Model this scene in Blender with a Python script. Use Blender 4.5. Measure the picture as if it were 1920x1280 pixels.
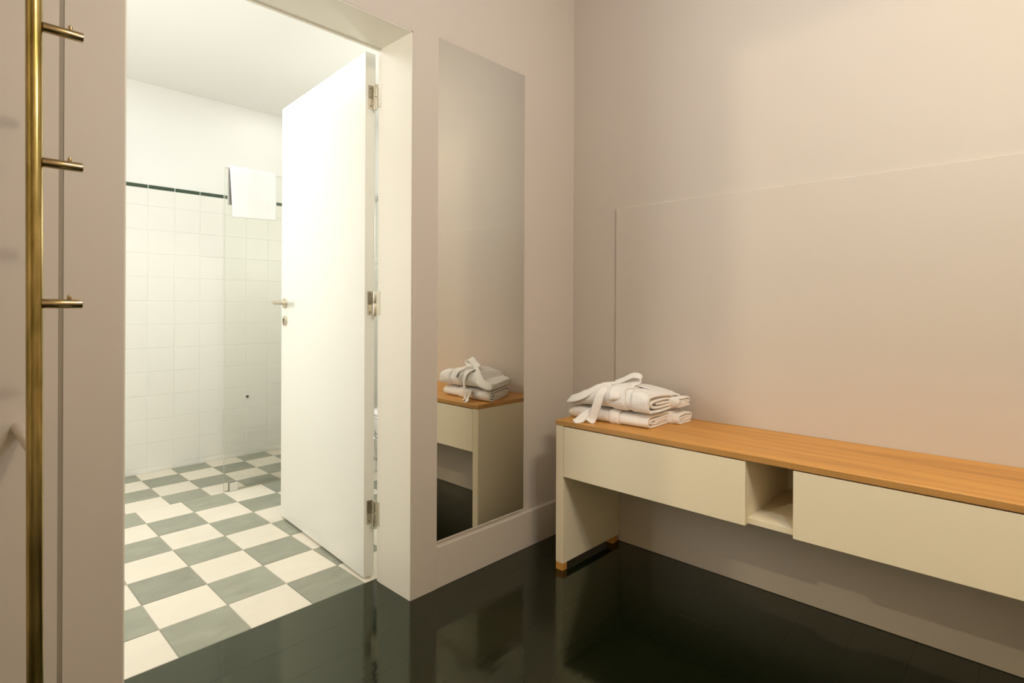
import bpy, bmesh, math, random
from mathutils import Vector, Matrix, noise

sc = bpy.context.scene
for o in list(bpy.data.objects):
    bpy.data.objects.remove(o)

# ------------------------------------------------------------------ camera
YAW, ROLL = 0.762255, 0.003987
fw = Vector((math.cos(YAW), math.sin(YAW), 0))
r0 = Vector((math.sin(YAW), -math.cos(YAW), 0))
up0 = Vector((0, 0, 1))
rt = r0 * math.cos(ROLL) + up0 * math.sin(ROLL)
up = -r0 * math.sin(ROLL) + up0 * math.cos(ROLL)
cam_d = bpy.data.cameras.new('camera')
cam = bpy.data.objects.new('camera', cam_d)
sc.collection.objects.link(cam)
cam.matrix_world = Matrix(((rt.x, up.x, -fw.x, -2.17994), (rt.y, up.y, -fw.y, -1.66012),
                           (rt.z, up.z, -fw.z, 1.06), (0, 0, 0, 1)))
cam_d.sensor_width = 36.0
cam_d.lens = 1049.235 / 1920 * 36.0
cam_d.shift_y = -65.6 / 1920
cam_d.clip_start = 0.02
sc.camera = cam

# ------------------------------------------------------------------ world, lights, exposure
w = bpy.data.worlds.new('world'); sc.world = w; w.use_nodes = True
w.node_tree.nodes['Background'].inputs[0].default_value = (1.0, 0.9, 0.8, 1)
w.node_tree.nodes['Background'].inputs[1].default_value = 0.02

def lamp(name, kind, loc, power, col, size=0.1, target=None, shape=None, spread=None):
    d = bpy.data.lights.new(name, kind)
    d.energy = power; d.color = col
    if kind == 'AREA':
        d.size = size
        if shape: d.shape = shape
        if spread: d.spread = spread
    else:
        d.shadow_soft_size = size
    o = bpy.data.objects.new(name, d); sc.collection.objects.link(o)
    o.location = loc
    if target:
        o.rotation_euler = (Vector(target) - Vector(loc)).to_track_quat('-Z', 'Y').to_euler()
    return o

lamp('ceiling_lamp', 'POINT', (-1.39, -2.36, 2.6), 44, (1.0, 0.865, 0.62), 0.07)
lamp('pendant_lamp', 'POINT', (-1.23, -1.59, 1.86), 19, (0.74, 0.86, 1.0), 0.06)
lamp('corner_fill', 'POINT', (-0.95, -1.05, 2.62), 7.5, (0.74, 0.82, 1.0), 0.07)  # added fill, no fixture: lifts the robes and bench corner
lamp('hall_lamp', 'POINT', (-3.3, -0.30, 2.5), 56, (1.0, 0.90, 0.60), 0.010)
lamp('bathroom_side_fill', 'AREA', (-2.70, 1.05, 1.45), 21, (1.0, 0.985, 0.95), 0.9, target=(0, 1.05, 1.45))  # unseen area light added at left to even out leaf and jamb
lamp('bathroom_panel', 'AREA', (-1.55, 1.15, 2.445), 8.5, (0.86, 0.91, 1.0), 1.0, target=(-1.55, 1.15, 0), shape='DISK')
lamp('behind_door_fill', 'POINT', (0.08, 0.80, 1.5), 14, (1.0, 1.0, 0.98), 0.12)  # added fill behind the door leaf for the back wall; no basin there
lamp('shower_fill', 'AREA', (-0.5, 2.08, 2.445), 0.8, (1.0, 1.0, 0.96), 0.4, target=(-0.5, 2.08, 0), shape='DISK')  # added weak fill for the rear of the towel

vs = sc.view_settings
vs.view_transform = 'Standard'; vs.look = 'None'; vs.gamma = 1.0
vs.use_curve_mapping = False
vs.exposure = 0.05

# ------------------------------------------------------------------ material helpers
def srgb(r, g, b):
    f = lambda c: (c / 255 / 12.92) if c / 255 <= 0.04045 else ((c / 255 + 0.055) / 1.055) ** 2.4
    return (f(r), f(g), f(b), 1)

def mat(name, col, rough=0.6, metal=0.0, ior=1.5, bump=0.0, bscale=60.0, var=0.0, vscale=3.0, spec=0.5,
        coat=0.0, sheen=0.0, rvar=0.0):
    m = bpy.data.materials.new(name); m.use_nodes = True
    nt = m.node_tree; b = nt.nodes['Principled BSDF']
    b.inputs['Base Color'].default_value = col
    b.inputs['Roughness'].default_value = rough
    b.inputs['Metallic'].default_value = metal
    b.inputs['IOR'].default_value = ior
    b.inputs['Specular IOR Level'].default_value = spec
    b.inputs['Coat Weight'].default_value = coat
    b.inputs['Sheen Weight'].default_value = sheen
    tc = nt.nodes.new('ShaderNodeTexCoord')
    if var > 0:
        n = nt.nodes.new('ShaderNodeTexNoise'); n.inputs['Scale'].default_value = vscale
        n.inputs['Detail'].default_value = 5
        nt.links.new(tc.outputs['Object'], n.inputs['Vector'])
        mx = nt.nodes.new('ShaderNodeMix'); mx.data_type = 'RGBA'
        mx.inputs[6].default_value = tuple(c * (1 - var) for c in col[:3]) + (1,)
        mx.inputs[7].default_value = tuple(min(1, c * (1 + var)) for c in col[:3]) + (1,)
        nt.links.new(n.outputs['Fac'], mx.inputs[0])
        nt.links.new(mx.outputs[2], b.inputs['Base Color'])
    if rvar > 0:
        n2 = nt.nodes.new('ShaderNodeTexNoise'); n2.inputs['Scale'].default_value = 4.0
        nt.links.new(tc.outputs['Object'], n2.inputs['Vector'])
        mr = nt.nodes.new('ShaderNodeMapRange')
        mr.inputs[3].default_value = rough - rvar; mr.inputs[4].default_value = rough + rvar
        nt.links.new(n2.outputs['Fac'], mr.inputs[0]); nt.links.new(mr.outputs[0], b.inputs['Roughness'])
    if bump > 0:
        n3 = nt.nodes.new('ShaderNodeTexNoise'); n3.inputs['Scale'].default_value = bscale
        n3.inputs['Detail'].default_value = 4
        nt.links.new(tc.outputs['Object'], n3.inputs['Vector'])
        bp = nt.nodes.new('ShaderNodeBump'); bp.inputs['Strength'].default_value = bump
        bp.inputs['Distance'].default_value = 0.004
        nt.links.new(n3.outputs['Fac'], bp.inputs['Height'])
        nt.links.new(bp.outputs[0], b.inputs['Normal'])
    return m

def floor_paint():
    m = mat('green_floor_paint', (0.0018, 0.0040, 0.0015, 1), rough=0.10, ior=1.68)
    nt = m.node_tree; b = nt.nodes['Principled BSDF']
    b.inputs['Specular Tint'].default_value = (0.86, 0.93, 0.56, 1)
    tc = nt.nodes.new('ShaderNodeTexCoord')
    mp = nt.nodes.new('ShaderNodeMapping'); mp.inputs['Scale'].default_value = (3.0, 26.0, 1.0)
    n = nt.nodes.new('ShaderNodeTexNoise'); n.inputs['Scale'].default_value = 1.0; n.inputs['Detail'].default_value = 3
    nt.links.new(tc.outputs['Object'], mp.inputs['Vector']); nt.links.new(mp.outputs[0], n.inputs['Vector'])
    n2 = nt.nodes.new('ShaderNodeTexNoise'); n2.inputs['Scale'].default_value = 140.0
    nt.links.new(tc.outputs['Object'], n2.inputs['Vector'])
    ad = nt.nodes.new('ShaderNodeMath'); ad.operation = 'MULTIPLY_ADD'; ad.inputs[1].default_value = 0.05
    nt.links.new(n2.outputs['Fac'], ad.inputs[0]); nt.links.new(n.outputs['Fac'], ad.inputs[2])
    bp = nt.nodes.new('ShaderNodeBump'); bp.inputs['Strength'].default_value = 0.22; bp.inputs['Distance'].default_value = 0.002
    nt.links.new(ad.outputs[0], bp.inputs['Height']); nt.links.new(bp.outputs[0], b.inputs['Normal'])
    return m

def wood(name, c0, c1, c2, edge=False):
    m = bpy.data.materials.new(name); m.use_nodes = True
    nt = m.node_tree; b = nt.nodes['Principled BSDF']
    b.inputs['Roughness'].default_value = 0.42
    tc = nt.nodes.new('ShaderNodeTexCoord')
    def mapped(sx, sy, sz):
        q = nt.nodes.new('ShaderNodeMapping'); q.inputs['Scale'].default_value = (sx, sy, sz)
        nt.links.new(tc.outputs['Object'], q.inputs['Vector']); return q.outputs[0]
    def noi(vec, scale, det, dist):
        q = nt.nodes.new('ShaderNodeTexNoise'); q.inputs['Scale'].default_value = scale
        q.inputs['Detail'].default_value = det; q.inputs['Distortion'].default_value = dist
        nt.links.new(vec, q.inputs['Vector']); return q.outputs['Fac']
    def mad(a, k, c):
        q = nt.nodes.new('ShaderNodeMath'); q.operation = 'MULTIPLY_ADD'; q.inputs[1].default_value = k
        nt.links.new(a, q.inputs[0])
        if isinstance(c, float): q.inputs[2].default_value = c
        else: nt.links.new(c, q.inputs[2])
        return q.outputs[0]
    if edge:
        wv = nt.nodes.new('ShaderNodeTexWave'); wv.wave_type = 'BANDS'; wv.bands_direction = 'Z'
        wv.inputs['Scale'].default_value = 1.1; wv.inputs['Distortion'].default_value = 2.0
        nt.links.new(mapped(3.0, 0.6, 75.0), wv.inputs['Vector'])
        f = mad(wv.outputs['Fac'], 0.32, mad(noi(mapped(20, 1.2, 60), 1.4, 5, 0.4), 0.6, 0.05))
        fine = f
    else:
        broad = noi(mapped(11.0, 0.55, 11.0), 1.0, 3, 1.6)
        # growth rings: contour lines of a stretched field
        ring = nt.nodes.new('ShaderNodeMath'); ring.operation = 'PINGPONG'; ring.inputs[1].default_value = 0.5
        sc_ = mad(noi(mapped(6.0, 0.42, 6.0), 1.0, 2, 0.6), 7.0, 0.0)
        nt.links.new(sc_, ring.inputs[0])
        fine = noi(mapped(120.0, 2.2, 60.0), 1.0, 4, 0.2)
        f = mad(broad, 0.55, mad(ring.outputs[0], 0.55, mad(fine, 0.28, -0.10)))
    cr = nt.nodes.new('ShaderNodeValToRGB')
    cr.color_ramp.elements[0].position = 0.15; cr.color_ramp.elements[0].color = c0
    cr.color_ramp.elements[1].position = 0.80; cr.color_ramp.elements[1].color = c2
    e = cr.color_ramp.elements.new(0.42); e.color = c1
    nt.links.new(f, cr.inputs[0]); nt.links.new(cr.outputs[0], b.inputs['Base Color'])
    bp = nt.nodes.new('ShaderNodeBump'); bp.inputs['Strength'].default_value = 0.10; bp.inputs['Distance'].default_value = 0.001
    nt.links.new(fine, bp.inputs['Height']); nt.links.new(bp.outputs[0], b.inputs['Normal'])
    return m

def cement_tile(name, col, var, bump=0.05):
    m = mat(name, col, rough=0.38, bump=bump, bscale=40)
    nt = m.node_tree; b = nt.nodes['Principled BSDF']
    tc = nt.nodes.new('ShaderNodeTexCoord'); oi = nt.nodes.new('ShaderNodeObjectInfo')
    vm = nt.nodes.new('ShaderNodeVectorMath'); vm.operation = 'MULTIPLY_ADD'
    vm.inputs[1].default_value = (9.0, 17.0, 9.0)
    cb = nt.nodes.new('ShaderNodeCombineXYZ')
    ml = nt.nodes.new('ShaderNodeMath'); ml.operation = 'MULTIPLY'; ml.inputs[1].default_value = 60
    nt.links.new(oi.outputs['Random'], ml.inputs[0])
    for i in range(3): nt.links.new(ml.outputs[0], cb.inputs[i])
    nt.links.new(tc.outputs['Object'], vm.inputs[0]); nt.links.new(cb.outputs[0], vm.inputs[2])
    n = nt.nodes.new('ShaderNodeTexNoise'); n.inputs['Scale'].default_value = 0.9; n.inputs['Detail'].default_value = 6
    n.inputs['Distortion'].default_value = 0.8
    nt.links.new(vm.outputs[0], n.inputs['Vector'])
    mx = nt.nodes.new('ShaderNodeMix'); mx.data_type = 'RGBA'
    mx.inputs[6].default_value = tuple(c * (1 - var) for c in col[:3]) + (1,)
    mx.inputs[7].default_value = tuple(min(1, c * (1 + var)) for c in col[:3]) + (1,)
    nt.links.new(n.outputs['Fac'], mx.inputs[0])
    br = nt.nodes.new('ShaderNodeHueSaturation')
    mr = nt.nodes.new('ShaderNodeMapRange'); mr.inputs[3].default_value = 1 - var * 0.35; mr.inputs[4].default_value = 1 + var * 0.35
    nt.links.new(oi.outputs['Random'], mr.inputs[0]); nt.links.new(mr.outputs[0], br.inputs['Value'])
    nt.links.new(mx.outputs[2], br.inputs['Color']); nt.links.new(br.outputs[0], b.inputs['Base Color'])
    return m

def brass():
    m = mat('aged_brass', (0.50, 0.34, 0.12, 1), rough=0.24, metal=1.0)
    nt = m.node_tree; b = nt.nodes['Principled BSDF']
    tc = nt.nodes.new('ShaderNodeTexCoord')
    mp = nt.nodes.new('ShaderNodeMapping'); mp.inputs['Scale'].default_value = (30, 30, 6)
    nt.links.new(tc.outputs['Object'], mp.inputs['Vector'])
    n = nt.nodes.new('ShaderNodeTexNoise'); n.inputs['Scale'].default_value = 1.2; n.inputs['Detail'].default_value = 8
    nt.links.new(mp.outputs[0], n.inputs['Vector'])
    cr = nt.nodes.new('ShaderNodeValToRGB')
    cr.color_ramp.elements[0].position = 0.33; cr.color_ramp.elements[0].color = (0.23, 0.17, 0.045, 1)
    cr.color_ramp.elements[1].position = 0.62; cr.color_ramp.elements[1].color = (0.56, 0.43, 0.17, 1)
    nt.links.new(n.outputs['Fac'], cr.inputs[0]); nt.links.new(cr.outputs[0], b.inputs['Base Color'])
    return m

def glass_mat():
    m = bpy.data.materials.new('clear_glass'); m.use_nodes = True
    nt = m.node_tree; nt.nodes.remove(nt.nodes['Principled BSDF'])
    out = nt.nodes['Material Output']
    t = nt.nodes.new('ShaderNodeBsdfTransparent'); t.inputs[0].default_value = (0.982, 0.984, 0.968, 1)
    g = nt.nodes.new('ShaderNodeBsdfGlossy'); g.inputs['Roughness'].default_value = 0.0
    f = nt.nodes.new('ShaderNodeFresnel'); f.inputs[0].default_value = 1.5
    x = nt.nodes.new('ShaderNodeMixShader')
    nt.links.new(f.outputs[0], x.inputs[0]); nt.links.new(t.outputs[0], x.inputs[1]); nt.links.new(g.outputs[0], x.inputs[2])
    nt.links.new(x.outputs[0], out.inputs['Surface'])
    return m

def terry(name, col):
    m = mat(name, col, rough=0.95, spec=0.15, sheen=0.25)
    nt = m.node_tree; b = nt.nodes['Principled BSDF']
    tc = nt.nodes.new('ShaderNodeTexCoord')
    v = nt.nodes.new('ShaderNodeTexVoronoi'); v.inputs['Scale'].default_value = 260
    nt.links.new(tc.outputs['Object'], v.inputs['Vector'])
    n = nt.nodes.new('ShaderNodeTexNoise'); n.inputs['Scale'].default_value = 55; n.inputs['Detail'].default_value = 4
    nt.links.new(tc.outputs['Object'], n.inputs['Vector'])
    a = nt.nodes.new('ShaderNodeMath'); a.operation = 'ADD'
    nt.links.new(v.outputs['Distance'], a.inputs[0]); nt.links.new(n.outputs['Fac'], a.inputs[1])
    bp = nt.nodes.new('ShaderNodeBump'); bp.inputs['Strength'].default_value = 0.2; bp.inputs['Distance'].default_value = 0.002
    nt.links.new(a.outputs[0], bp.inputs['Height']); nt.links.new(bp.outputs[0], b.inputs['Normal'])
    return m

M = {}
M['wall'] = mat('warm_grey_wall_paint', (0.625, 0.55, 0.472, 1), rough=0.55, bump=0.04, bscale=25)
M['ceil'] = mat('ceiling_white', (0.70, 0.64, 0.56, 1), rough=0.7, bump=0.03)
M['bath_wall'] = mat('bathroom_white_paint', (0.88, 0.87, 0.82, 1), rough=0.6, bump=0.03)
M['door'] = mat('white_satin_lacquer', (0.86, 0.835, 0.745, 1), rough=0.35, bump=0.02, bscale=30)
M['jamb'] = mat('cream_jamb_paint', (0.86, 0.80, 0.67, 1), rough=0.45, bump=0.02, bscale=30)
M['floor'] = floor_paint()
M['grout'] = mat('pale_grout', (0.62, 0.58, 0.48, 1), rough=0.8)
M['wgrout'] = mat('white_wall_grout', (0.86, 0.85, 0.79, 1), rough=0.7)
M['tile_w'] = cement_tile('cream_floor_tile', (0.80, 0.735, 0.60, 1), 0.05)
M['tile_g'] = cement_tile('grey_green_floor_tile', (0.315, 0.322, 0.243, 1), 0.26)
M['wtile'] = mat('white_glazed_tile', (0.86, 0.845, 0.77, 1), rough=0.33, bump=0.03, bscale=9, spec=0.35)
M['liner'] = mat('dark_green_glazed_tile', (0.045, 0.075, 0.042, 1), rough=0.15)
M['brass'] = brass()
M['brass2'] = mat('polished_brass', (0.48, 0.36, 0.20, 1), rough=0.2, metal=1.0)
M['steel'] = mat('satin_nickel', (0.66, 0.60, 0.48, 1), rough=0.38, metal=1.0)
M['chrome'] = mat('chrome', (0.72, 0.72, 0.70, 1), rough=0.12, metal=1.0)
M['joint'] = mat('taupe_joint_shade', (0.33, 0.28, 0.215, 1), rough=0.6)  # darker than the wall: the groove's shade put into colour
M['dark'] = mat('dark_recess', (0.03, 0.025, 0.02, 1), rough=0.7)
M['mirror'] = mat('mirror_silver', (0.80, 0.80, 0.755, 1), rough=0.005, metal=1.0)
M['medge'] = mat('mirror_ground_edge', (0.10, 0.10, 0.07, 1), rough=0.4)
M['glass'] = glass_mat()
M['gedge'] = mat('glass_green_edge', (0.42, 0.47, 0.36, 1), rough=0.15)
M['bench'] = mat('cream_bench_lacquer', (0.92, 0.81, 0.60, 1), rough=0.42, bump=0.02, bscale=20)
M['wood'] = wood('oiled_larch', (0.44, 0.185, 0.030, 1), (0.63, 0.295, 0.058, 1), (0.72, 0.37, 0.085, 1))
M['ply'] = wood('larch_ply_edge', (0.30, 0.14, 0.035, 1), (0.50, 0.25, 0.07, 1), (0.62, 0.34, 0.11, 1), edge=True)
M['terry'] = terry('white_terry', (0.94, 0.89, 0.83, 1))
M['belt'] = terry('white_waffle_belt', (0.95, 0.90, 0.84, 1))
M['towel'] = terry('white_towel', (0.80, 0.785, 0.75, 1))
M['ceramic'] = mat('white_ceramic', (0.82, 0.81, 0.77, 1), rough=0.08)
M['seal'] = mat('clear_seal', (0.45, 0.43, 0.30, 1), rough=0.4)

# ------------------------------------------------------------------ mesh helpers
def link(name, me, m, parent=None, smooth=False):
    o = bpy.data.objects.new(name, me); sc.collection.objects.link(o)
    if m is not None:
        for mm in (m if isinstance(m, (list, tuple)) else [m]):
            if me.materials.find(mm.name) < 0: me.materials.append(mm)
    if smooth:
        for p in me.polygons: p.use_smooth = True
    if parent is not None: o.parent = parent
    return o

def root_offset(parent):
    v = Vector((0, 0, 0))
    while parent is not None:
        v += parent.location; parent = parent.parent
    return v

def from_bm(name, bm, m, parent=None, smooth=False):
    """bm is in world coordinates; stored relative to the parent's place."""
    off = root_offset(parent)
    if off.length > 0: bmesh.ops.translate(bm, verts=bm.verts, vec=-off)
    bmesh.ops.recalc_face_normals(bm, faces=bm.faces)
    me = bpy.data.meshes.new(name); bm.to_mesh(me); bm.free()
    return link(name, me, m, parent, smooth)

def bx(bm, x0, x1, y0, y1, z0, z1, bev=0.0, seg=1, mi=0):
    vs_ = [bm.verts.new((x, y, z)) for x in (x0, x1) for y in (y0, y1) for z in (z0, z1)]
    idx = [(0, 1, 3, 2), (4, 6, 7, 5), (0, 4, 5, 1), (2, 3, 7, 6), (0, 2, 6, 4), (1, 5, 7, 3)]
    fs = [bm.faces.new([vs_[i] for i in f]) for f in idx]
    for f in fs: f.material_index = mi
    if bev > 0:
        es = {e for f in fs for e in f.edges}
        r = bmesh.ops.bevel(bm, geom=list(es), offset=bev, segments=seg, affect='EDGES', profile=0.5)
        for f in r['faces']: f.material_index = mi
    return fs

def box(name, x0, x1, y0, y1, z0, z1, m, parent=None, bev=0.0, seg=1):
    bm = bmesh.new(); bx(bm, x0, x1, y0, y1, z0, z1, bev, seg)
    return from_bm(name, bm, m, parent)

def cyl(bm, a, b, r, n=20, bev=0.0, r2=None):
    a, b = Vector(a), Vector(b); d = b - a
    rot = d.to_track_quat('Z', 'Y').to_matrix().to_4x4()
    res = bmesh.ops.create_cone(bm, cap_ends=True, segments=n, radius1=r, radius2=r if r2 is None else r2, depth=d.length,
                                matrix=Matrix.Translation((a + b) / 2) @ rot)
    if bev > 0:
        es = [e for e in {e for v in res['verts'] for e in v.link_edges} if len(e.link_faces) == 2 and e.calc_face_angle(0) > 1.0]
        bmesh.ops.bevel(bm, geom=es, offset=bev, segments=2, affect='EDGES', profile=0.5)
    return res

def autosmooth(o, ang=0.7):
    me = o.data
    for p in me.polygons: p.use_smooth = True
    bm = bmesh.new(); bm.from_mesh(me)
    for e in bm.edges:
        e.smooth = not (len(e.link_faces) == 2 and e.calc_face_angle(0) > ang)
    bm.to_mesh(me); bm.free()
    return o

def empty(name, loc):
    o = bpy.data.objects.new(name, None); sc.collection.objects.link(o)
    o.location = loc; o.empty_display_size = 0.1
    return o

def tag(o, label=None, cat=None, group=None, kind=None):
    if label: o['label'] = label
    if cat: o['category'] = cat
    if group: o['group'] = group
    if kind: o['kind'] = kind
    return o

def struct(o, label=None): return tag(o, label, kind='structure')

# ------------------------------------------------------------------ the setting
YF = -0.010                        # front face of the doorway wall; the mirror bay is set back
XL, XC = -1.8415, -0.973           # doorway sides
YI = 0.205
YR = 0.2226                        # inner face of the doorway wall
HD = 2.048                         # doorway head
XB0, XB1 = -2.75, 0.25             # extents west / bathroom east
YB = 2.439                         # bathroom back wall
ZC, ZB = 2.75, 2.455               # ceilings

# main floor: painted boards
fl = box('floor', XB0, 0.02, -3.3, YR, -0.06, -0.020, M['dark']); struct(fl, 'glossy dark green painted board floor')
edges_y = [YR, 0.038]
y = 0.038
while y > -3.3:
    y -= 0.156; edges_y.append(max(y, -3.3))
random.seed(3)
for i in range(len(edges_y) - 1):
    y1, y0 = edges_y[i], edges_y[i + 1]
    cuts = [XB0, 0.0] if i < 6 else [XB0] + sorted([-0.35 - 2.2 * random.random()]) + [0.0]
    if i == 0: cuts = [XB0, XB1]
    for a, b in zip(cuts[:-1], cuts[1:]):
        dz = -random.random() * 0.0003
        box('plank', a + 0.0001, b - 0.0001, y0 + 0.00012, y1 - 0.00012, -0.022, dz, M['floor'], fl, bev=0.00025)

# wall with the doorway and mirror
bm = bmesh.new()
GX0, GX1 = -1.9690, -1.9595        # narrow vertical shadow joint left of the doorway
bx(bm, XB0, GX0, YF, YI, 0, ZC)
bx(bm, GX0, GX1, YF + 0.0045, YI, 0, ZC)
bx(bm, GX1, XL, YF, YI, 0, ZC)
bx(bm, XL, XC, YF, YI, HD, ZC)
bx(bm, XC, -0.8555, YF, YI, 0, ZC)
bx(bm, -0.8555, XB1 + 0.1, 0.012, YI, 0, ZC)
wl = struct(from_bm('wall_left', bm, M['wall']), 'warm grey painted wall with the bathroom doorway and tall mirror')
box('joint_shade', GX0 + 0.0002, GX1 - 0.0002, YF + 0.0018, YF + 0.0044, 0.0005, ZC - 0.001, M['joint'], wl)  # dark insert standing in for shade inside the groove
bm = bmesh.new(); bx(bm, -0.8555, 0.0, YF, 0.0119, 0.0, 0.154, bev=0.0012)
struct(from_bm('baseboard_left', bm, M['wall']), 'plain low baseboard under the mirror')
# cream lining of the doorway: reveal faces and head
bm = bmesh.new()
bx(bm, XC - 0.0035, XC, YF + 0.0015, 0.190, 0, HD)
bx(bm, XL, XL + 0.0035, YF + 0.0015, 0.190, 0, HD)
bx(bm, XL, XC, YF + 0.0015, 0.190, HD - 0.0035, HD)
tr = struct(from_bm('trim_1', bm, M['jamb']), 'cream painted lining of the bathroom doorway')
bm = bmesh.new()
bx(bm, XC - 0.0030, XC, 0.190, YI - 0.001, 0, HD, bev=0.001)
bx(bm, XL, XL + 0.0030, 0.190, YI - 0.001, 0, HD, bev=0.001)
bx(bm, XL + 0.0030, XC - 0.0030, 0.190, YI - 0.001, HD - 0.008, HD, bev=0.001)
struct(from_bm('trim_2', bm, M['jamb']), 'narrow cream door stop frame at the bathroom side of the doorway')

# bench wall with its thin raised panel
wr = box('wall_right', 0.004, 0.12, -3.4, 0.012, 0, ZC, M['wall']); struct(wr, 'warm grey wall behind the bench')
bm = bmesh.new(); bx(bm, -0.0050, 0.0045, -3.3, -0.236, 0.0, 1.509, bev=0.0035, seg=2)
pn = from_bm('panel', bm, M['wall'], wr)

# rest of the dressing room, behind the camera
bm = bmesh.new(); bx(bm, XB0 - 0.12, 0.12, -3.42, -3.30, 0, ZC)
struct(from_bm('wall_behind', bm, M['wall']))
bm = bmesh.new()                   # unseen opposite wall; its tall opening is shaped to bound the hall light
bx(bm, XB0 - 0.12, XB0, -0.362, 0.6, 0, ZC)
bx(bm, XB0 - 0.12, XB0, -3.3, -2.45, 0, ZC)
bx(bm, XB0 - 0.12, XB0, -2.45, -0.362, 2.445, ZC)
struct(from_bm('wall_opposite', bm, M['wall']))
bm = bmesh.new()
bx(bm, -4.4, XB0 - 0.12, -3.3, -3.2, 0, ZC); bx(bm, -4.4, XB0 - 0.12, 0.5, 0.6, 0, ZC); bx(bm, -4.5, -4.4, -3.3, 0.6, 0, ZC)
struct(from_bm('wall_hall', bm, M['wall']))
struct(box('floor_hall', -4.5, XB0, -3.3, 0.6, -0.05, -0.002, M['floor']))
struct(box('ceiling', -4.5, 0.12, -3.42, 0.6, ZC, ZC + 0.08, M['ceil']))

# bathroom shell
BXW = -2.75
struct(box('ceiling_bathroom', BXW - 0.1, XB1 + 0.1, YI, YB + 0.1, ZB, ZB + 0.08, M['bath_wall']), 'white bathroom ceiling')
wb = box('wall_bathroom_back', BXW - 0.1, XB1 + 0.1, YB + 0.004, YB + 0.1, 0, ZB, M['bath_wall'])
struct(wb, 'white tiled back wall of the bathroom')
we = box('wall_bathroom_right', XB1, XB1 + 0.1, YI, YB + 0.004, 0, ZB, M['bath_wall']); struct(we)
struct(box('wall_bathroom_left', BXW - 0.1, BXW, YI, YB + 0.004, 0, ZB, M['bath_wall']))
bm = bmesh.new()                   # bathroom side of the doorway wall
bx(bm, BXW, XL, YI + 0.0001, YI + 0.0045, 0, ZB); bx(bm, XC, XB1, YI + 0.0001, YI + 0.0045, 0, ZB)
bx(bm, XL, XC, YI + 0.0001, YI + 0.0045, HD, ZB)
struct(from_bm('wall_bathroom_front', bm, M['bath_wall']))

# bathroom floor tiles
fb = box('floor_bathroom', BXW, XB1, YR, YB + 0.004, -0.06, -0.0035, M['grout']); struct(fb, 'cream and grey-green checkered tile floor of the bathroom')
tile_cache = {}
def tile_mesh(sx, sy, th, m, bev):
    k = (round(sx, 4), round(sy, 4), th, m.name)
    if k not in tile_cache:
        b = bmesh.new(); bx(b, -sx / 2, sx / 2, -sy / 2, sy / 2, -th, 0, bev=bev)
        bmesh.ops.recalc_face_normals(b, faces=b.faces)
        me = bpy.data.meshes.new('tile'); b.to_mesh(me); b.free(); me.materials.append(m)
        tile_cache[k] = me
    return tile_cache[k]
random.seed(11)
def floor_tile(x0, x1, y0, y1, dark):
    g = 0.0032
    me = tile_mesh(x1 - x0 - g, y1 - y0 - g, 0.012, M['tile_g'] if dark else M['tile_w'], 0.0010)
    o = bpy.data.objects.new('tile', me); sc.collection.objects.link(o); o.parent = fb
    o.location = ((x0 + x1) / 2, (y0 + y1) / 2, random.random() * 0.0006)
GX, GY, S = -1.4384, 0.4346, 0.2121
Y_SH = GY + 6 * S                  # start of the shower area
for i in range(-7, 9):
    x0, x1 = max(GX + i * S, BXW), min(GX + (i + 1) * S, XB1)
    if x1 - x0 < 0.02: continue
    for j in range(-1, 6):
        y0, y1 = GY + j * S, GY + (j + 1) * S
        floor_tile(x0, x1, max(y0, YR), y1, (i + j) % 2 == 0)
sy_ = [Y_SH, 1.885, 2.085, 2.287, YB + 0.004]
for i in range(-8, 9):
    x0, x1 = max(-1.278 + 0.2 * i, BXW), min(-1.278 + 0.2 * (i + 1), XB1)
    if x1 - x0 < 0.02: continue
    for j in range(4):
        floor_tile(x0, x1, sy_[j], sy_[j + 1], (i + j) % 2 == 0)

# bathroom wall tiles: cut row, eleven rows, cut row, dark green liner
zs = [0.003, 0.036] + [0.036 + 0.15 * k for k in range(1, 12)] + [1.793]
def wall_tile(x0, x1, z0, z1, m, name, d=0.0095):
    g = 0.0026
    k = ('w', round(x1 - x0, 4), round(z1 - z0, 4), m.name)
    if k not in tile_cache:
        b = bmesh.new(); hx, hz = (x1 - x0 - g) / 2, (z1 - z0 - g) / 2
        bx(b, -hx, hx, -d, 0, -hz, hz, bev=0.0014)
        bmesh.ops.recalc_face_normals(b, faces=b.faces)
        me = bpy.data.meshes.new(name); b.to_mesh(me); b.free(); me.materials.append(m)
        tile_cache[k] = me
    o = bpy.data.objects.new(name, tile_cache[k]); sc.collection.objects.link(o); o.parent = wb
    o.location = ((x0 + x1) / 2, YB + 0.0055 + random.random() * 0.0008, (z0 + z1) / 2)
    o.rotation_euler = (random.uniform(-1, 1) * 0.0012, 0, random.uniform(-1, 1) * 0.0012)
x_first = -1.214 - 0.15 * 5
ncol = 14
box('grout_bed', BXW, XB1, YB - 0.0015, YB + 0.0045, 0.0, 1.795, M['wgrout'], wb)
for c in range(ncol):
    x0 = x_first + 0.15 * c; x1 = min(x0 + 0.15, XB1)
    if x1 - x0 < 0.03: continue
    for r in range(len(zs) - 1):
        wall_tile(x0, x1, zs[r], zs[r + 1], M['wtile'], 'tile')
    wall_tile(x0 + 0.0022, x1 - 0.0022, 1.795, 1.8195, M['liner'], 'liner_tile')
b = bmesh.new()                    # tiled right wall of the bathroom, seen only through the hinge gap
yy = YR + 0.01
while yy < YB - 0.01:
    for r in range(len(zs) - 1):
        bx(b, XB1 - 0.006, XB1 + 0.002, yy + 0.001, min(yy + 0.149, YB - 0.003), zs[r] + 0.001, zs[r + 1] - 0.001)
    yy += 0.15
tag(from_bm('tile_field', b, M['wtile'], we), kind='stuff')

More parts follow.
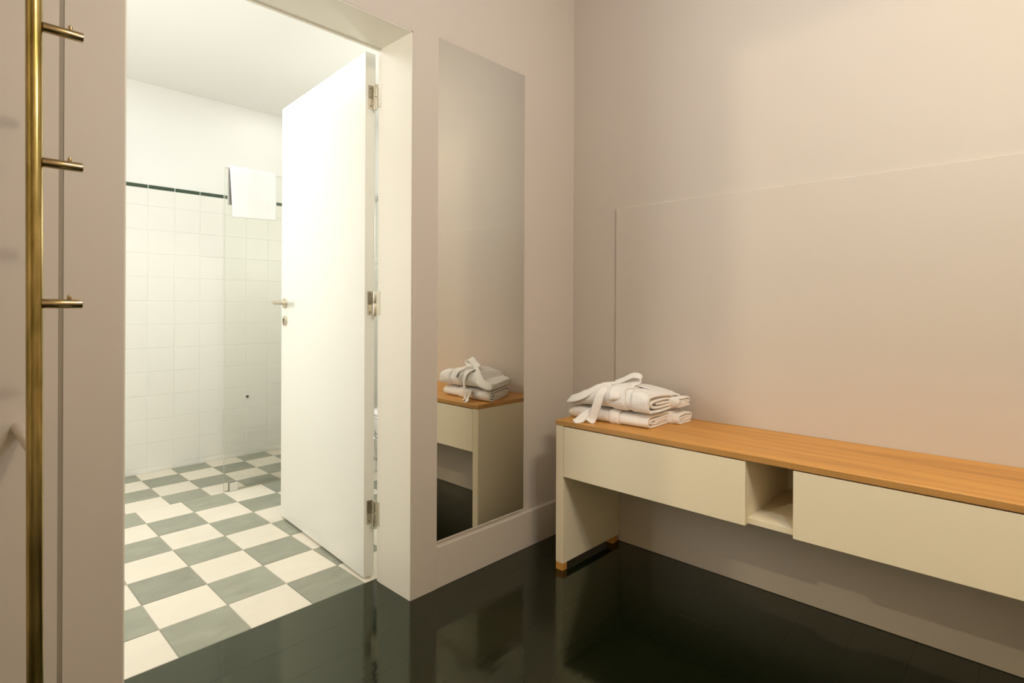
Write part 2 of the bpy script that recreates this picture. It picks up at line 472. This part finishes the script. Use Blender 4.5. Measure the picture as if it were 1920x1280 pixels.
# ------------------------------------------------------------------ door leaf
A = math.radians(86.0)
P0 = Vector((-1.0105, 0.242, 0.0)); T = Vector((math.cos(A), math.sin(A), 0)); N = Vector((math.sin(A), -math.cos(A), 0))
door = empty('door_1', P0); struct(door, 'white flush door standing open into the bathroom')
def leaf_pt(u, v, z): return P0 + T * u + N * v + Vector((0, 0, z))
def leaf_box(bm, u0, u1, v0, v1, z0, z1, bev=0.0, mi=0):
    n0 = len(bm.verts); before = set(bm.verts)
    bx(bm, u0, u1, v0, v1, z0, z1, bev, mi=mi)
    for v in bm.verts:
        if v not in before: v.co = leaf_pt(v.co.x, v.co.y, v.co.z)
LW, LT = 0.871, 0.043
bm = bmesh.new(); leaf_box(bm, 0, LW, 0, LT, 0.010, 2.043, bev=0.0015)
from_bm('leaf', bm, M['door'], door)
# hinges: plate on the door edge, knuckles, plate on the frame
HY = 0.2165; HXK = -0.9795
for k, zc in enumerate((1.870, 1.070, 0.2585)):
    bm = bmesh.new()
    hh = 0.046
    leaf_box(bm, -0.0012, 0.0008, 0.012, LT + 0.002, zc - 0.006, zc + hh, bev=0.0004)
    leaf_box(bm, -0.0012, 0.0008, 0.012, 0.033, zc - hh, zc + hh, bev=0.0004)
    bx(bm, XC - 0.0045, XC - 0.0028, 0.188, 0.2105, zc - hh, zc + hh)
    h = from_bm('hinge', bm, M['steel'], door)
    bm = bmesh.new()
    cyl(bm, (HXK + 0.002, HY + 0.006, zc + 0.001), (HXK + 0.002, HY + 0.006, zc + hh + 0.001), 0.0068, 14, 0.001)
    cyl(bm, (HXK, HY + 0.004, zc - hh - 0.005), (HXK, HY + 0.004, zc - 0.001), 0.0068, 14, 0.001)
    autosmooth(from_bm('knuckle', bm, M['steel'], h))
    for dz in (-0.034, 0.0, 0.034):
        bm = bmesh.new()
        a = leaf_pt(-0.0016, 0.021, zc + dz); c = leaf_pt(-0.0010, 0.021, zc + dz)
        cyl(bm, a, c, 0.0028, 12)
        from_bm('screw', bm, M['medge'], h)
# lever handle and key escutcheon near the free edge
bm = bmesh.new()
cyl(bm, leaf_pt(LW - 0.052, 0.0005, 1.072), leaf_pt(LW - 0.052, -0.009, 1.072), 0.025, 28, 0.002)
ro = autosmooth(from_bm('handle_rosette', bm, M['steel'], door))
bm = bmesh.new()
cyl(bm, leaf_pt(LW - 0.052, -0.006, 1.072), leaf_pt(LW - 0.052, -0.058, 1.074), 0.0085, 16, 0.001)
cyl(bm, leaf_pt(LW - 0.044, -0.052, 1.074), leaf_pt(LW - 0.168, -0.052, 1.074), 0.0095, 16, 0.003)
autosmooth(from_bm('lever', bm, M['steel'], ro))
bm = bmesh.new()
cyl(bm, leaf_pt(LW - 0.052, 0.0005, 0.985), leaf_pt(LW - 0.052, -0.008, 0.985), 0.025, 28, 0.002)
es = autosmooth(from_bm('key_escutcheon', bm, M['steel'], door))
bm = bmesh.new()
cyl(bm, leaf_pt(LW - 0.052, -0.0078, 0.990), leaf_pt(LW - 0.052, -0.0086, 0.990), 0.0075, 14)
leaf_box(bm, LW - 0.0555, LW - 0.0485, -0.0086, -0.0078, 0.968, 0.990)
from_bm('keyhole', bm, M['dark'], es)

# ------------------------------------------------------------------ mirror
mi = empty('mirror', (-0.602, 0.008, 0.157))
tag(mi, 'tall narrow frameless mirror on the wall right of the doorway', 'mirror')
box('backing', -0.8530, -0.3555, 0.0108, 0.0119, 0.168, 2.0785, M['medge'], mi)
bm = bmesh.new(); bx(bm, -0.8540, -0.3565, 0.0068, 0.0106, 0.1705, 2.0775, bev=0.0006)
pane = from_bm('glass_pane', bm, [M['medge'], M['mirror']], mi)
for p in pane.data.polygons:
    if p.normal.y < -0.99: p.material_index = 1
box('support_rail', -0.8540, -0.3565, 0.0035, 0.0119, 0.1650, 0.1695, M['wall'], mi, bev=0.0008)

# ------------------------------------------------------------------ bench
bn = empty('bench', (-0.21, -1.05, 0.0))
tag(bn, 'long low cream bench with two drawers and an orange wood top', 'bench')
XF, XBK = -0.415, -0.006
Y0, Y1 = -0.225, -1.885
bm = bmesh.new(); bx(bm, XF - 0.002, XBK, Y1 - 0.001, Y0 + 0.001, 0.5835, 0.603, bev=0.0012)
top = from_bm('wooden_top', bm, [M['wood'], M['ply']], bn); tag(top, 'orange larch board top with layered edge')
for p in top.data.polygons:
    if abs(p.normal.z) < 0.5: p.material_index = 1
for ya, yb in ((Y0 - 0.037, Y0), (Y1, Y1 + 0.037)):
    box('side_panel', XF, XBK, ya, yb, 0.030, 0.5830, M['bench'], bn, bev=0.001)
    for xa, xb in ((XF, XF + 0.028), (XBK - 0.050, XBK - 0.012)):
        f = box('foot', xa, xb, ya + 0.001, yb - 0.001, 0.0005, 0.0300, M['wood'], bn, bev=0.001)
ZB0, ZT0 = 0.379, 0.5795
def drawer(ya, yb):
    d = box('drawer', XF, XF + 0.019, ya + 0.0015, yb - 0.0015, ZB0, ZT0, M['bench'], bn, bev=0.001)
    b = bmesh.new()
    bx(b, XF + 0.0192, -0.04, ya + 0.018, yb - 0.018, ZB0 + 0.023, ZT0 - 0.03)
    from_bm('drawer_box', b, M['bench'], d)
D1a, D1b, D2a, D2b = -0.9845, -0.262, Y1 + 0.037, -1.1205
drawer(D1a, D1b); drawer(D2a, D2b)
box('shelf', XF + 0.0196, XBK - 0.004, Y1 + 0.0375, Y0 - 0.0375, ZB0 + 0.003, ZB0 + 0.022, M['bench'], bn, bev=0.0005)
for ya, yb in ((D1a, D1a + 0.017), (D2b - 0.017, D2b)):
    box('divider', XF + 0.0196, XBK - 0.004, ya, yb, ZB0 + 0.0223, 0.5825, M['bench'], bn)
box('back_panel', XBK - 0.016, XBK - 0.0045, D2b - 0.0, D1a, ZB0 + 0.0223, 0.5825, M['bench'], bn)

# ------------------------------------------------------------------ brass coat pole
PX, PY = -2.038, -0.278
cp = empty('coat_rail', (PX, PY, 0.0))
tag(cp, 'vertical aged brass coat pole with short pegs at left of the doorway', 'coat rack')
bm = bmesh.new(); cyl(bm, (PX + 0.004, PY, 0.0005), (PX - 0.006, PY, 2.40), 0.0128, 40)
autosmooth(from_bm('pole', bm, M['brass'], cp))
for zz in (1.588, 1.331, 1.062, 1.845, 2.10):
    bm = bmesh.new(); cyl(bm, (PX + 0.009, PY, zz), (PX + 0.072, PY, zz), 0.0093, 26, 0.0012)
    pg = autosmooth(from_bm('peg', bm, M['brass2'], cp))
    bm = bmesh.new(); cyl(bm, (PX + 0.052, PY, zz + 0.008), (PX + 0.052, PY, zz + 0.0165), 0.0037, 14, 0.0008)
    autosmooth(from_bm('stop_pin', bm, M['brass2'], pg))
for zz in (0.787, 2.30):
    bm = bmesh.new(); cyl(bm, (PX, YF - 0.0005, zz), (PX, PY + 0.006, zz), 0.0125, 26)
    so = autosmooth(from_bm('standoff', bm, M['wall'], cp)); tag(so, 'wall coloured round spacer holding the pole off the wall')

# ------------------------------------------------------------------ shower glass
gs = empty('shower_screen', (-0.4, 1.707, 0.0)); tag(gs, 'clear frameless glass shower panel standing on the tiled floor', 'shower screen')
bm = bmesh.new(); bx(bm, -1.012, XB1 - 0.0065, 1.703, 1.711, 0.006, 1.840)
gp = from_bm('glass_panel', bm, [M['glass'], M['gedge']], gs)
for p in gp.data.polygons:
    if abs(p.normal.y) < 0.5: p.material_index = 1
bm = bmesh.new(); bx(bm, -0.985, -0.940, 1.691, 1.7025, 0.001, 0.050, bev=0.0012); bx(bm, -0.985, -0.940, 1.7115, 1.723, 0.001, 0.050, bev=0.0012)
from_bm('clamp', bm, M['chrome'], gs)
bm = bmesh.new(); bx(bm, -0.939, XB1 - 0.0065, 1.700, 1.714, 0.001, 0.0058)
from_bm('seal_strip', bm, M['seal'], gs)

# ------------------------------------------------------------------ cloth helpers
def catmull(pts, sub=6):
    out = []
    P = [Vector(p) for p in pts]
    P = [P[0] * 2 - P[1]] + P + [P[-1] * 2 - P[-2]]
    for i in range(1, len(P) - 2):
        p0, p1, p2, p3 = P[i - 1:i + 3]
        for k in range(sub):
            t = k / sub
            out.append(0.5 * ((2 * p1) + (p2 - p0) * t + (2 * p0 - 5 * p1 + 4 * p2 - p3) * t * t + (3 * p1 - p0 - 3 * p2 + p3) * t ** 3))
    out.append(P[-2].copy())
    return out

def sheet(bm, rows, th):
    """rows of points -> a closed thin slab of thickness th"""
    nr, nc = len(rows), len(rows[0])
    nrm = [[None] * nc for _ in range(nr)]
    for i in range(nr):
        for j in range(nc):
            a = rows[min(i + 1, nr - 1)][j] - rows[max(i - 1, 0)][j]
            c = rows[i][min(j + 1, nc - 1)] - rows[i][max(j - 1, 0)]
            n = a.cross(c); nrm[i][j] = n.normalized() if n.length > 1e-12 else Vector((0, 0, 1))
    f = [[bm.verts.new(rows[i][j] + nrm[i][j] * th / 2) for j in range(nc)] for i in range(nr)]
    g = [[bm.verts.new(rows[i][j] - nrm[i][j] * th / 2) for j in range(nc)] for i in range(nr)]
    for i in range(nr - 1):
        for j in range(nc - 1):
            bm.faces.new((f[i][j], f[i + 1][j], f[i + 1][j + 1], f[i][j + 1]))
            bm.faces.new((g[i][j], g[i][j + 1], g[i + 1][j + 1], g[i + 1][j]))
    for i in range(nr - 1):
        bm.faces.new((f[i][0], g[i][0], g[i + 1][0], f[i + 1][0]))
        bm.faces.new((f[i][-1], f[i + 1][-1], g[i + 1][-1], g[i][-1]))
    for j in range(nc - 1):
        bm.faces.new((f[0][j], f[0][j + 1], g[0][j + 1], g[0][j]))
        bm.faces.new((f[-1][j], g[-1][j], g[-1][j + 1], f[-1][j + 1]))

def ribbon(bm, pts, sides, width, th=0.004, sub=7, crown=0.0015, nc=5):
    c = catmull(pts, sub)
    s = catmull(sides, sub) if isinstance(sides, list) else [Vector(sides)] * len(c)
    rows = []
    for i, p in enumerate(c):
        d = s[i].normalized()
        t = (c[min(i + 1, len(c) - 1)] - c[max(i - 1, 0)]).normalized()
        d = (d - t * d.dot(t)).normalized()
        n = d.cross(t)
        wd = width[min(i * len(width) // len(c), len(width) - 1)] if isinstance(width, list) else width
        rows.append([p + d * wd * (j / (nc - 1) - 0.5) + n * crown * (1 - (2 * j / (nc - 1) - 1) ** 2) for j in range(nc)])
    sheet(bm, rows, th)

OUT = [(0.96, 0.05), (0.55, 0.045), (0.12, 0.04), (0.02, 0.16), (-0.005, 0.45), (0.03, 0.80), (0.12, 0.955),
       (0.5, 1.0), (0.86, 0.95), (0.985, 0.80), (1.0, 0.62)]
INN = [(0.96, 0.45), (0.86, 0.33), (0.5, 0.27), (0.16, 0.27), (0.085, 0.40), (0.10, 0.56), (0.20, 0.64),
       (0.55, 0.70), (0.80, 0.66), (0.86, 0.55), (0.78, 0.48), (0.4, 0.45), (0.24, 0.46)]

class Folded:
    """a garment folded into a flat roll: front edge along -y, depth along +x"""
    def __init__(s, fl_, fr_, depth, hfun, seed, amp=0.004, back=0.0, skew=0.0):
        s.fl, s.fr = Vector(fl_), Vector(fr_); s.depth = depth; s.h = hfun; s.seed = seed; s.amp = amp; s.back = back; s.skew = skew
    def at(s, u, v, z, off=0.0):
        p = s.fl.lerp(s.fr, u)
        hh = s.h(u)
        k = 1 - s.back * max(0, v) * u
        sag = 0.010 * math.sin(u * 3.1416) * z * 0.0
        q = Vector((p.x + v * s.depth, p.y - v * s.depth * s.skew * (1 - u), p.z + z * hh * k + sag))
        nz = noise.noise_vector(Vector((u * 3.2 + s.seed, v * 2.5, z * 1.2 + s.seed * 2)))
        n2 = noise.noise_vector(Vector((u * 9 + s.seed, v * 6, z * 3)))
        lift = min(1.0, z * 3)
        q += Vector((nz.x * s.amp * 1.2, nz.y * s.amp, (nz.z * s.amp * 1.2) * lift)) + n2 * (s.amp * 0.62) * lift
        return q
    def body(s, bm, th, nu=44, sub=5):
        prof = catmull([Vector((a, b, 0)) for a, b in OUT + INN], sub)
        rows = []
        for i in range(nu + 1):
            u = i / nu
            rows.append([s.at(u, p.x, p.y) for p in prof])
        sheet(bm, rows, th)
    def strap(s, bm, u0, u1, i0, i1, off, th, slant=0.0, nu=6, sub=6):
        """a band laid round the outside of the roll"""
        prof = catmull([Vector((a, b, 0)) for a, b in OUT[i0:i1]], sub)
        cv, cz = 0.5, 0.5
        rows = []
        for k in range(nu + 1):
            row = []
            for j, p in enumerate(prof):
                f = j / (len(prof) - 1)
                u = u0 + (u1 - u0) * k / nu + slant * (f - 0.5)
                t = (prof[min(j + 1, len(prof) - 1)] - prof[max(j - 1, 0)])
                n = Vector((-t.y * s.depth, t.x * s.h(u)));  # not used directly
                tv = Vector((t.x * s.depth, 0, t.y * s.h(u))).normalized()
                nn = Vector((tv.z, 0, -tv.x)) * -1.0
                if nn.dot(Vector((p.x - 0.5, 0, (p.y - 0.5)))) < 0: nn = -nn
                row.append(s.at(u, p.x, p.y) + nn * off)
            rows.append(row)
        sheet(bm, rows, th)

ZTOP = 0.603
# lower robe
r1 = empty('bathrobe', (-0.22, -0.41, ZTOP))
tag(r1, 'lower white folded bathrobe lying flat on the wooden bench top', 'bathrobe', 'folded bathrobes on the bench')
F1 = Folded((-0.332, -0.230, ZTOP + 0.003), (-0.318, -0.587, ZTOP + 0.003), 0.235, lambda u: 0.0430 + 0.002 * math.sin(u * 5), 1.7, 0.003, skew=0.45)
bm = bmesh.new(); F1.body(bm, 0.0085)
from_bm('robe_body', bm, M['terry'], r1, smooth=True)
bm = bmesh.new(); F1.strap(bm, 0.53, 0.655, 1, 9, 0.0065, 0.004, slant=-0.02)
from_bm('belt', bm, M['belt'], r1, smooth=True)
S1 = Folded((-0.165, -0.545, ZTOP + 0.002), (-0.160, -0.632, ZTOP + 0.002), 0.10, lambda u: 0.040 - 0.004 * u, 4.2, 0.003)
bm = bmesh.new(); S1.body(bm, 0.007, nu=16)
sl = from_bm('sleeve', bm, M['terry'], r1, smooth=True)
bm = bmesh.new(); S1.strap(bm, 0.46, 0.66, 1, 10, 0.006, 0.0035)
from_bm('sleeve_band', bm, M['belt'], sl, smooth=True)
bm = bmesh.new()
ribbon(bm, [(-0.336, -0.372, 0.648), (-0.353, -0.350, 0.642), (-0.378, -0.337, 0.626), (-0.398, -0.325, 0.611), (-0.4135, -0.315, 0.6065)],
       [(0.6, -0.8, -0.1), (0.5, -0.8, -0.3), (0.45, -0.85, -0.25), (0.5, -0.85, -0.1), (0.5, -0.85, -0.02)], 0.032)
from_bm('belt_tail', bm, M['belt'], r1, smooth=True)

# upper robe
Z2 = 0.6645
r2 = empty('bathrobe', (-0.22, -0.41, Z2))
tag(r2, 'upper white folded bathrobe tied with a loose bow on top of the pile', 'bathrobe', 'folded bathrobes on the bench')
def h2(u):
    k = [(0, .020), (.15, .036), (.35, .070), (.55, .084), (.75, .078), (.9, .072), (1, .062)]
    for (a, ha), (b_, hb) in zip(k[:-1], k[1:]):
        if u <= b_:
            t = (u - a) / (b_ - a); t = t * t * (3 - 2 * t); return ha + (hb - ha) * t
    return k[-1][1]
F2 = Folded((-0.325, -0.222, Z2), (-0.332, -0.598, Z2), 0.245, h2, 7.3, 0.0045, back=0.22, skew=0.45)
bm = bmesh.new(); F2.body(bm, 0.0085)
from_bm('robe_body', bm, M['terry'], r2, smooth=True)
bm = bmesh.new(); F2.strap(bm, 0.565, 0.735, 1, 8, 0.0075, 0.0045, slant=-0.05)
from_bm('belt', bm, M['belt'], r2, smooth=True)
bm = bmesh.new(); F2.strap(bm, 0.80, 1.005, 1, 7, 0.0065, 0.005, slant=-0.03)
from_bm('lapel', bm, M['terry'], r2, smooth=True)
S2 = Folded((-0.175, -0.545, Z2 + 0.004), (-0.165, -0.628, Z2 + 0.006), 0.10, lambda u: 0.038 - 0.006 * u, 9.1, 0.004)
bm = bmesh.new(); S2.body(bm, 0.007, nu=16)
from_bm('sleeve', bm, M['terry'], r2, smooth=True)
# bow: knot, left loop, upright loop, front loop, hanging tail
kn = bmesh.new()
bmesh.ops.create_uvsphere(kn, u_segments=20, v_segments=14, radius=1.0)
for v in kn.verts:
    c = v.co; q = 1 + 0.13 * noise.noise(c * 1.7 + Vector((3, 1, 2)))
    v.co = Vector((-0.262 + c.x * 0.020 * q, -0.397 + c.y * 0.018 * q, 0.745 + c.z * 0.015 * q))
bow = from_bm('bow_knot', kn, M['belt'], r2, smooth=True)
bm = bmesh.new()
ribbon(bm, [(-0.270, -0.397, 0.751), (-0.300, -0.358, 0.738), (-0.325, -0.316, 0.712), (-0.340, -0.280, 0.692), (-0.338, -0.240, 0.680),
            (-0.330, -0.226, 0.675), (-0.322, -0.238, 0.672), (-0.320, -0.280, 0.684), (-0.308, -0.320, 0.704), (-0.288, -0.362, 0.728), (-0.265, -0.397, 0.743)],
       [(0.85, -0.3, 0.42), (0.72, -0.3, 0.62), (0.65, -0.3, 0.70), (0.62, -0.32, 0.70), (0.62, -0.32, 0.70), (0.62, -0.32, 0.70), (0.62, -0.32, 0.70), (0.62, -0.32, 0.70), (0.65, -0.3, 0.70), (0.72, -0.3, 0.62), (0.85, -0.3, 0.42)],
       [0.028, 0.036, 0.042, 0.044, 0.042, 0.040, 0.042, 0.042, 0.036, 0.028], th=0.0035)
from_bm('bow_loop', bm, M['belt'], r2, smooth=True)
bm = bmesh.new()
ribbon(bm, [(-0.255, -0.398, 0.752), (-0.245, -0.432, 0.768), (-0.235, -0.470, 0.788), (-0.230, -0.497, 0.785), (-0.230, -0.502, 0.770), (-0.236, -0.482, 0.758), (-0.244, -0.445, 0.753), (-0.255, -0.408, 0.749)],
       (0.75, 0.35, 0.45), 0.034, th=0.0035)
from_bm('bow_loop', bm, M['belt'], r2, smooth=True)
bm = bmesh.new()
ribbon(bm, [(-0.262, -0.402, 0.752), (-0.295, -0.432, 0.752), (-0.333, -0.452, 0.738), (-0.349, -0.460, 0.716), (-0.347, -0.459, 0.703), (-0.337, -0.452, 0.703), (-0.322, -0.442, 0.722), (-0.285, -0.420, 0.742), (-0.262, -0.402, 0.744)],
       (0.55, -0.8, 0.05), [0.024, 0.034, 0.042, 0.044, 0.044, 0.042, 0.036, 0.026], th=0.0035)
from_bm('bow_loop', bm, M['belt'], r2, smooth=True)
bm = bmesh.new()
ribbon(bm, [(-0.270, -0.390, 0.746), (-0.305, -0.392, 0.744), (-0.342, -0.393, 0.722), (-0.358, -0.389, 0.688), (-0.364, -0.379, 0.650), (-0.369, -0.370, 0.622), (-0.380, -0.364, 0.6065)],
       [(0.3, -1, 0), (0.3, -1, 0), (0.45, -0.9, -0.12), (0.5, -0.85, -0.2), (0.5, -0.82, -0.25), (0.5, -0.82, -0.2), (0.5, -0.85, -0.1)], 0.034, th=0.004)
from_bm('belt_tail', bm, M['belt'], r2, smooth=True)
bm = bmesh.new()                   # second bow end running to the right over the top
ribbon(bm, [(-0.250, -0.402, 0.750), (-0.238, -0.440, 0.752), (-0.226, -0.490, 0.748), (-0.215, -0.535, 0.738)],
       (0.85, 0.2, -0.2), [0.028, 0.036, 0.040], th=0.004)
from_bm('belt_tail', bm, M['belt'], r2, smooth=True)

# cloth rests on what carries it
def settle(root, z, skip=()):
    for ch in root.children_recursive if hasattr(root, 'children_recursive') else root.children:
        if ch.type != 'MESH' or ch.name.split('.')[0] in skip: continue
        lo = z - root_offset(ch.parent).z
        for v in ch.data.vertices:
            if v.co.z < lo: v.co.z = lo + (lo - v.co.z) * 0.02
settle(r1, 0.6034)
settle(r2, 0.6634, ('belt_tail',))
for ch in r2.children:
    if ch.name.startswith('belt_tail'):
        for v in ch.data.vertices: v.co.z = max(v.co.z, 0.6036 - Z2)

# ------------------------------------------------------------------ hand towel over the glass
tw = empty('towel', (-0.86, 1.707, 1.56)); tag(tw, 'white hand towel with raised key pattern hung over the glass panel', 'towel')
prof = [(1.694, 1.566), (1.6925, 1.60), (1.693, 1.70), (1.6935, 1.80), (1.6955, 1.838), (1.701, 1.8515), (1.709, 1.853), (1.7165, 1.846), (1.7205, 1.825),
        (1.7215, 1.75), (1.722, 1.68), (1.7225, 1.636)]
pc = catmull([Vector((0, a, b)) for a, b in prof], 5)
rows = []
NU = 30
for i in range(NU + 1):
    u = i / NU
    row = []
    for j, p in enumerate(pc):
        f = j / (len(pc) - 1)
        x = -0.990 + 0.262 * u + 0.016 * max(0, (1.85 - p.z) / 0.28) * (1 - u) * (1 if f < 0.5 else 0)
        wob = (0.0012 if f < 0.5 else 0.0035) * noise.noise(Vector((u * 5, p.z * 9, 3 if f < 0.5 else 8)))
        z = p.z + (0.008 * (u - 0.5) if f < 0.15 else 0)
        row.append(Vector((x, p.y + (-abs(wob) if f < 0.5 else abs(wob)), z)))
    rows.append(row)
bm = bmesh.new(); sheet(bm, rows, 0.011)
from_bm('cloth', bm, M['towel'], tw, smooth=True)
bm = bmesh.new()
def face_y(z):
    f = prof[:6]
    for (ya, za), (yb, zb) in zip(f[:-1], f[1:]):
        if za <= z <= zb: return ya + (yb - ya) * (z - za) / (zb - za)
    return 1.694
def bead(pts, w_=0.006):
    rws = []
    P = [Vector(p) for p in pts]
    for q_, (a, c) in enumerate(zip(P[:-1], P[1:])):
        d = (c - a).normalized(); s_ = Vector((d.z, 0, -d.x)) * w_ / 2; e_ = d * (w_ / 2 if q_ % 2 == 0 else -w_ / 2)
        lo = [a - e_ - s_, a - e_ + s_, c + e_ + s_, c + e_ - s_]
        v0 = [bm.verts.new((q.x, face_y(q.z) - 0.004, q.z)) for q in lo]; v1 = [bm.verts.new((q.x, face_y(q.z) - 0.0068, q.z)) for q in lo]
        bm.faces.new(v1)
        for k in range(4): bm.faces.new((v0[k], v0[(k + 1) % 4], v1[(k + 1) % 4], v1[k]))
for x in (-0.905, -0.895, -0.838, -0.828): bead([(x, 0, 1.835), (x, 0, 1.625)], 0.005)
for k in range(4):
    z0 = 1.640 + 0.048 * k
    bead([(-0.885, 0, z0), (-0.885, 0, z0 + 0.038), (-0.849, 0, z0 + 0.038), (-0.849, 0, z0 + 0.010), (-0.871, 0, z0 + 0.010), (-0.871, 0, z0 + 0.026)], 0.005)
for z in (1.612, 1.668): bead([(-0.822, 0, z), (-0.745, 0, z)], 0.005)
for k in range(2):
    x0 = -0.818 + 0.038 * k
    bead([(x0, 0, 1.622), (x0, 0, 1.658), (x0 + 0.028, 0, 1.658), (x0 + 0.028, 0, 1.632), (x0 + 0.012, 0, 1.632), (x0 + 0.012, 0, 1.645)], 0.005)
from_bm('raised_pattern', bm, M['towel'], tw)

# ------------------------------------------------------------------ things seen through the hinge gap and behind the glass
def loft(bm, secs, n=36, cap=True):
    rings = []
    for (cx, cy, a, b_, z, pw) in secs:
        ring = []
        for k in range(n):
            t = 2 * math.pi * k / n; c, s_ = math.cos(t), math.sin(t)
            ring.append(bm.verts.new((cx + a * math.copysign(abs(c) ** pw, c), cy + b_ * math.copysign(abs(s_) ** pw, s_), z)))
        rings.append(ring)
    for r_a, r_b in zip(rings[:-1], rings[1:]):
        for k in range(n): bm.faces.new((r_a[k], r_a[(k + 1) % n], r_b[(k + 1) % n], r_b[k]))
    if cap: bm.faces.new(rings[0][::-1]); bm.faces.new(rings[-1])
TYC = 1.20
to = empty('toilet', (-0.05, TYC, 0.0)); tag(to, 'white ceramic toilet against the bathroom wall behind the open door', 'toilet')
bm = bmesh.new()
loft(bm, [(0.02, TYC, 0.22, 0.11, 0.001, 0.8), (0.02, TYC, 0.215, 0.105, 0.08, 0.8), (-0.01, TYC, 0.24, 0.13, 0.20, 0.8), (-0.05, TYC, 0.29, 0.175, 0.33, 0.85), (-0.05, TYC, 0.295, 0.18, 0.392, 0.85)])
autosmooth(from_bm('bowl', bm, M['ceramic'], to))
bm = bmesh.new(); loft(bm, [(-0.07, TYC, 0.275, 0.183, 0.3925, 0.85), (-0.07, TYC, 0.280, 0.186, 0.400, 0.85), (-0.07, TYC, 0.276, 0.183, 0.410, 0.85)])
autosmooth(from_bm('seat', bm, M['ceramic'], to))
bm = bmesh.new(); loft(bm, [(-0.07, TYC, 0.276, 0.183, 0.4125, 0.85), (-0.07, TYC, 0.278, 0.185, 0.425, 0.85), (-0.07, TYC, 0.262, 0.170, 0.433, 0.85)])
autosmooth(from_bm('lid', bm, M['ceramic'], to))
bh = empty('toilet_brush', (-0.17, 1.46, 0.0)); tag(bh, 'chrome toilet brush holder standing beside the toilet', 'toilet brush')
bm = bmesh.new(); cyl(bm, (-0.17, 1.46, 0.001), (-0.17, 1.46, 0.22), 0.042, 26, 0.004)
autosmooth(from_bm('holder', bm, M['chrome'], bh))
bm = bmesh.new(); cyl(bm, (-0.17, 1.46, 0.221), (-0.17, 1.46, 0.228), 0.043, 26, 0.002); cyl(bm, (-0.17, 1.46, 0.228), (-0.17, 1.46, 0.39), 0.007, 14)
autosmooth(from_bm('brush_handle', bm, M['chrome'], bh))
hk = empty('wall_hook', (XB1 - 0.007, 2.13, 1.90)); tag(hk, 'small chrome hook on the shower wall seen through the hinge gap', 'hook')
bm = bmesh.new(); cyl(bm, (XB1 - 0.0065, 2.13, 1.90), (XB1 - 0.016, 2.13, 1.90), 0.024, 22, 0.002)
autosmooth(from_bm('rosette', bm, M['chrome'], hk))
bm = bmesh.new(); cyl(bm, (XB1 - 0.016, 2.13, 1.90), (XB1 - 0.065, 2.13, 1.90), 0.008, 14); cyl(bm, (XB1 - 0.060, 2.13, 1.908), (XB1 - 0.060, 2.13, 1.85), 0.009, 14, 0.002)
autosmooth(from_bm('hook_arm', bm, M['chrome'], hk))
bm = bmesh.new(); cyl(bm, (-0.606, YB - 0.0035, 0.416), (-0.606, YB - 0.013, 0.416), 0.0085, 16, 0.002)
tag(autosmooth(from_bm('wall_screw', bm, M['dark'])), 'tiny dark screw head on the tiled wall behind the glass', 'screw')
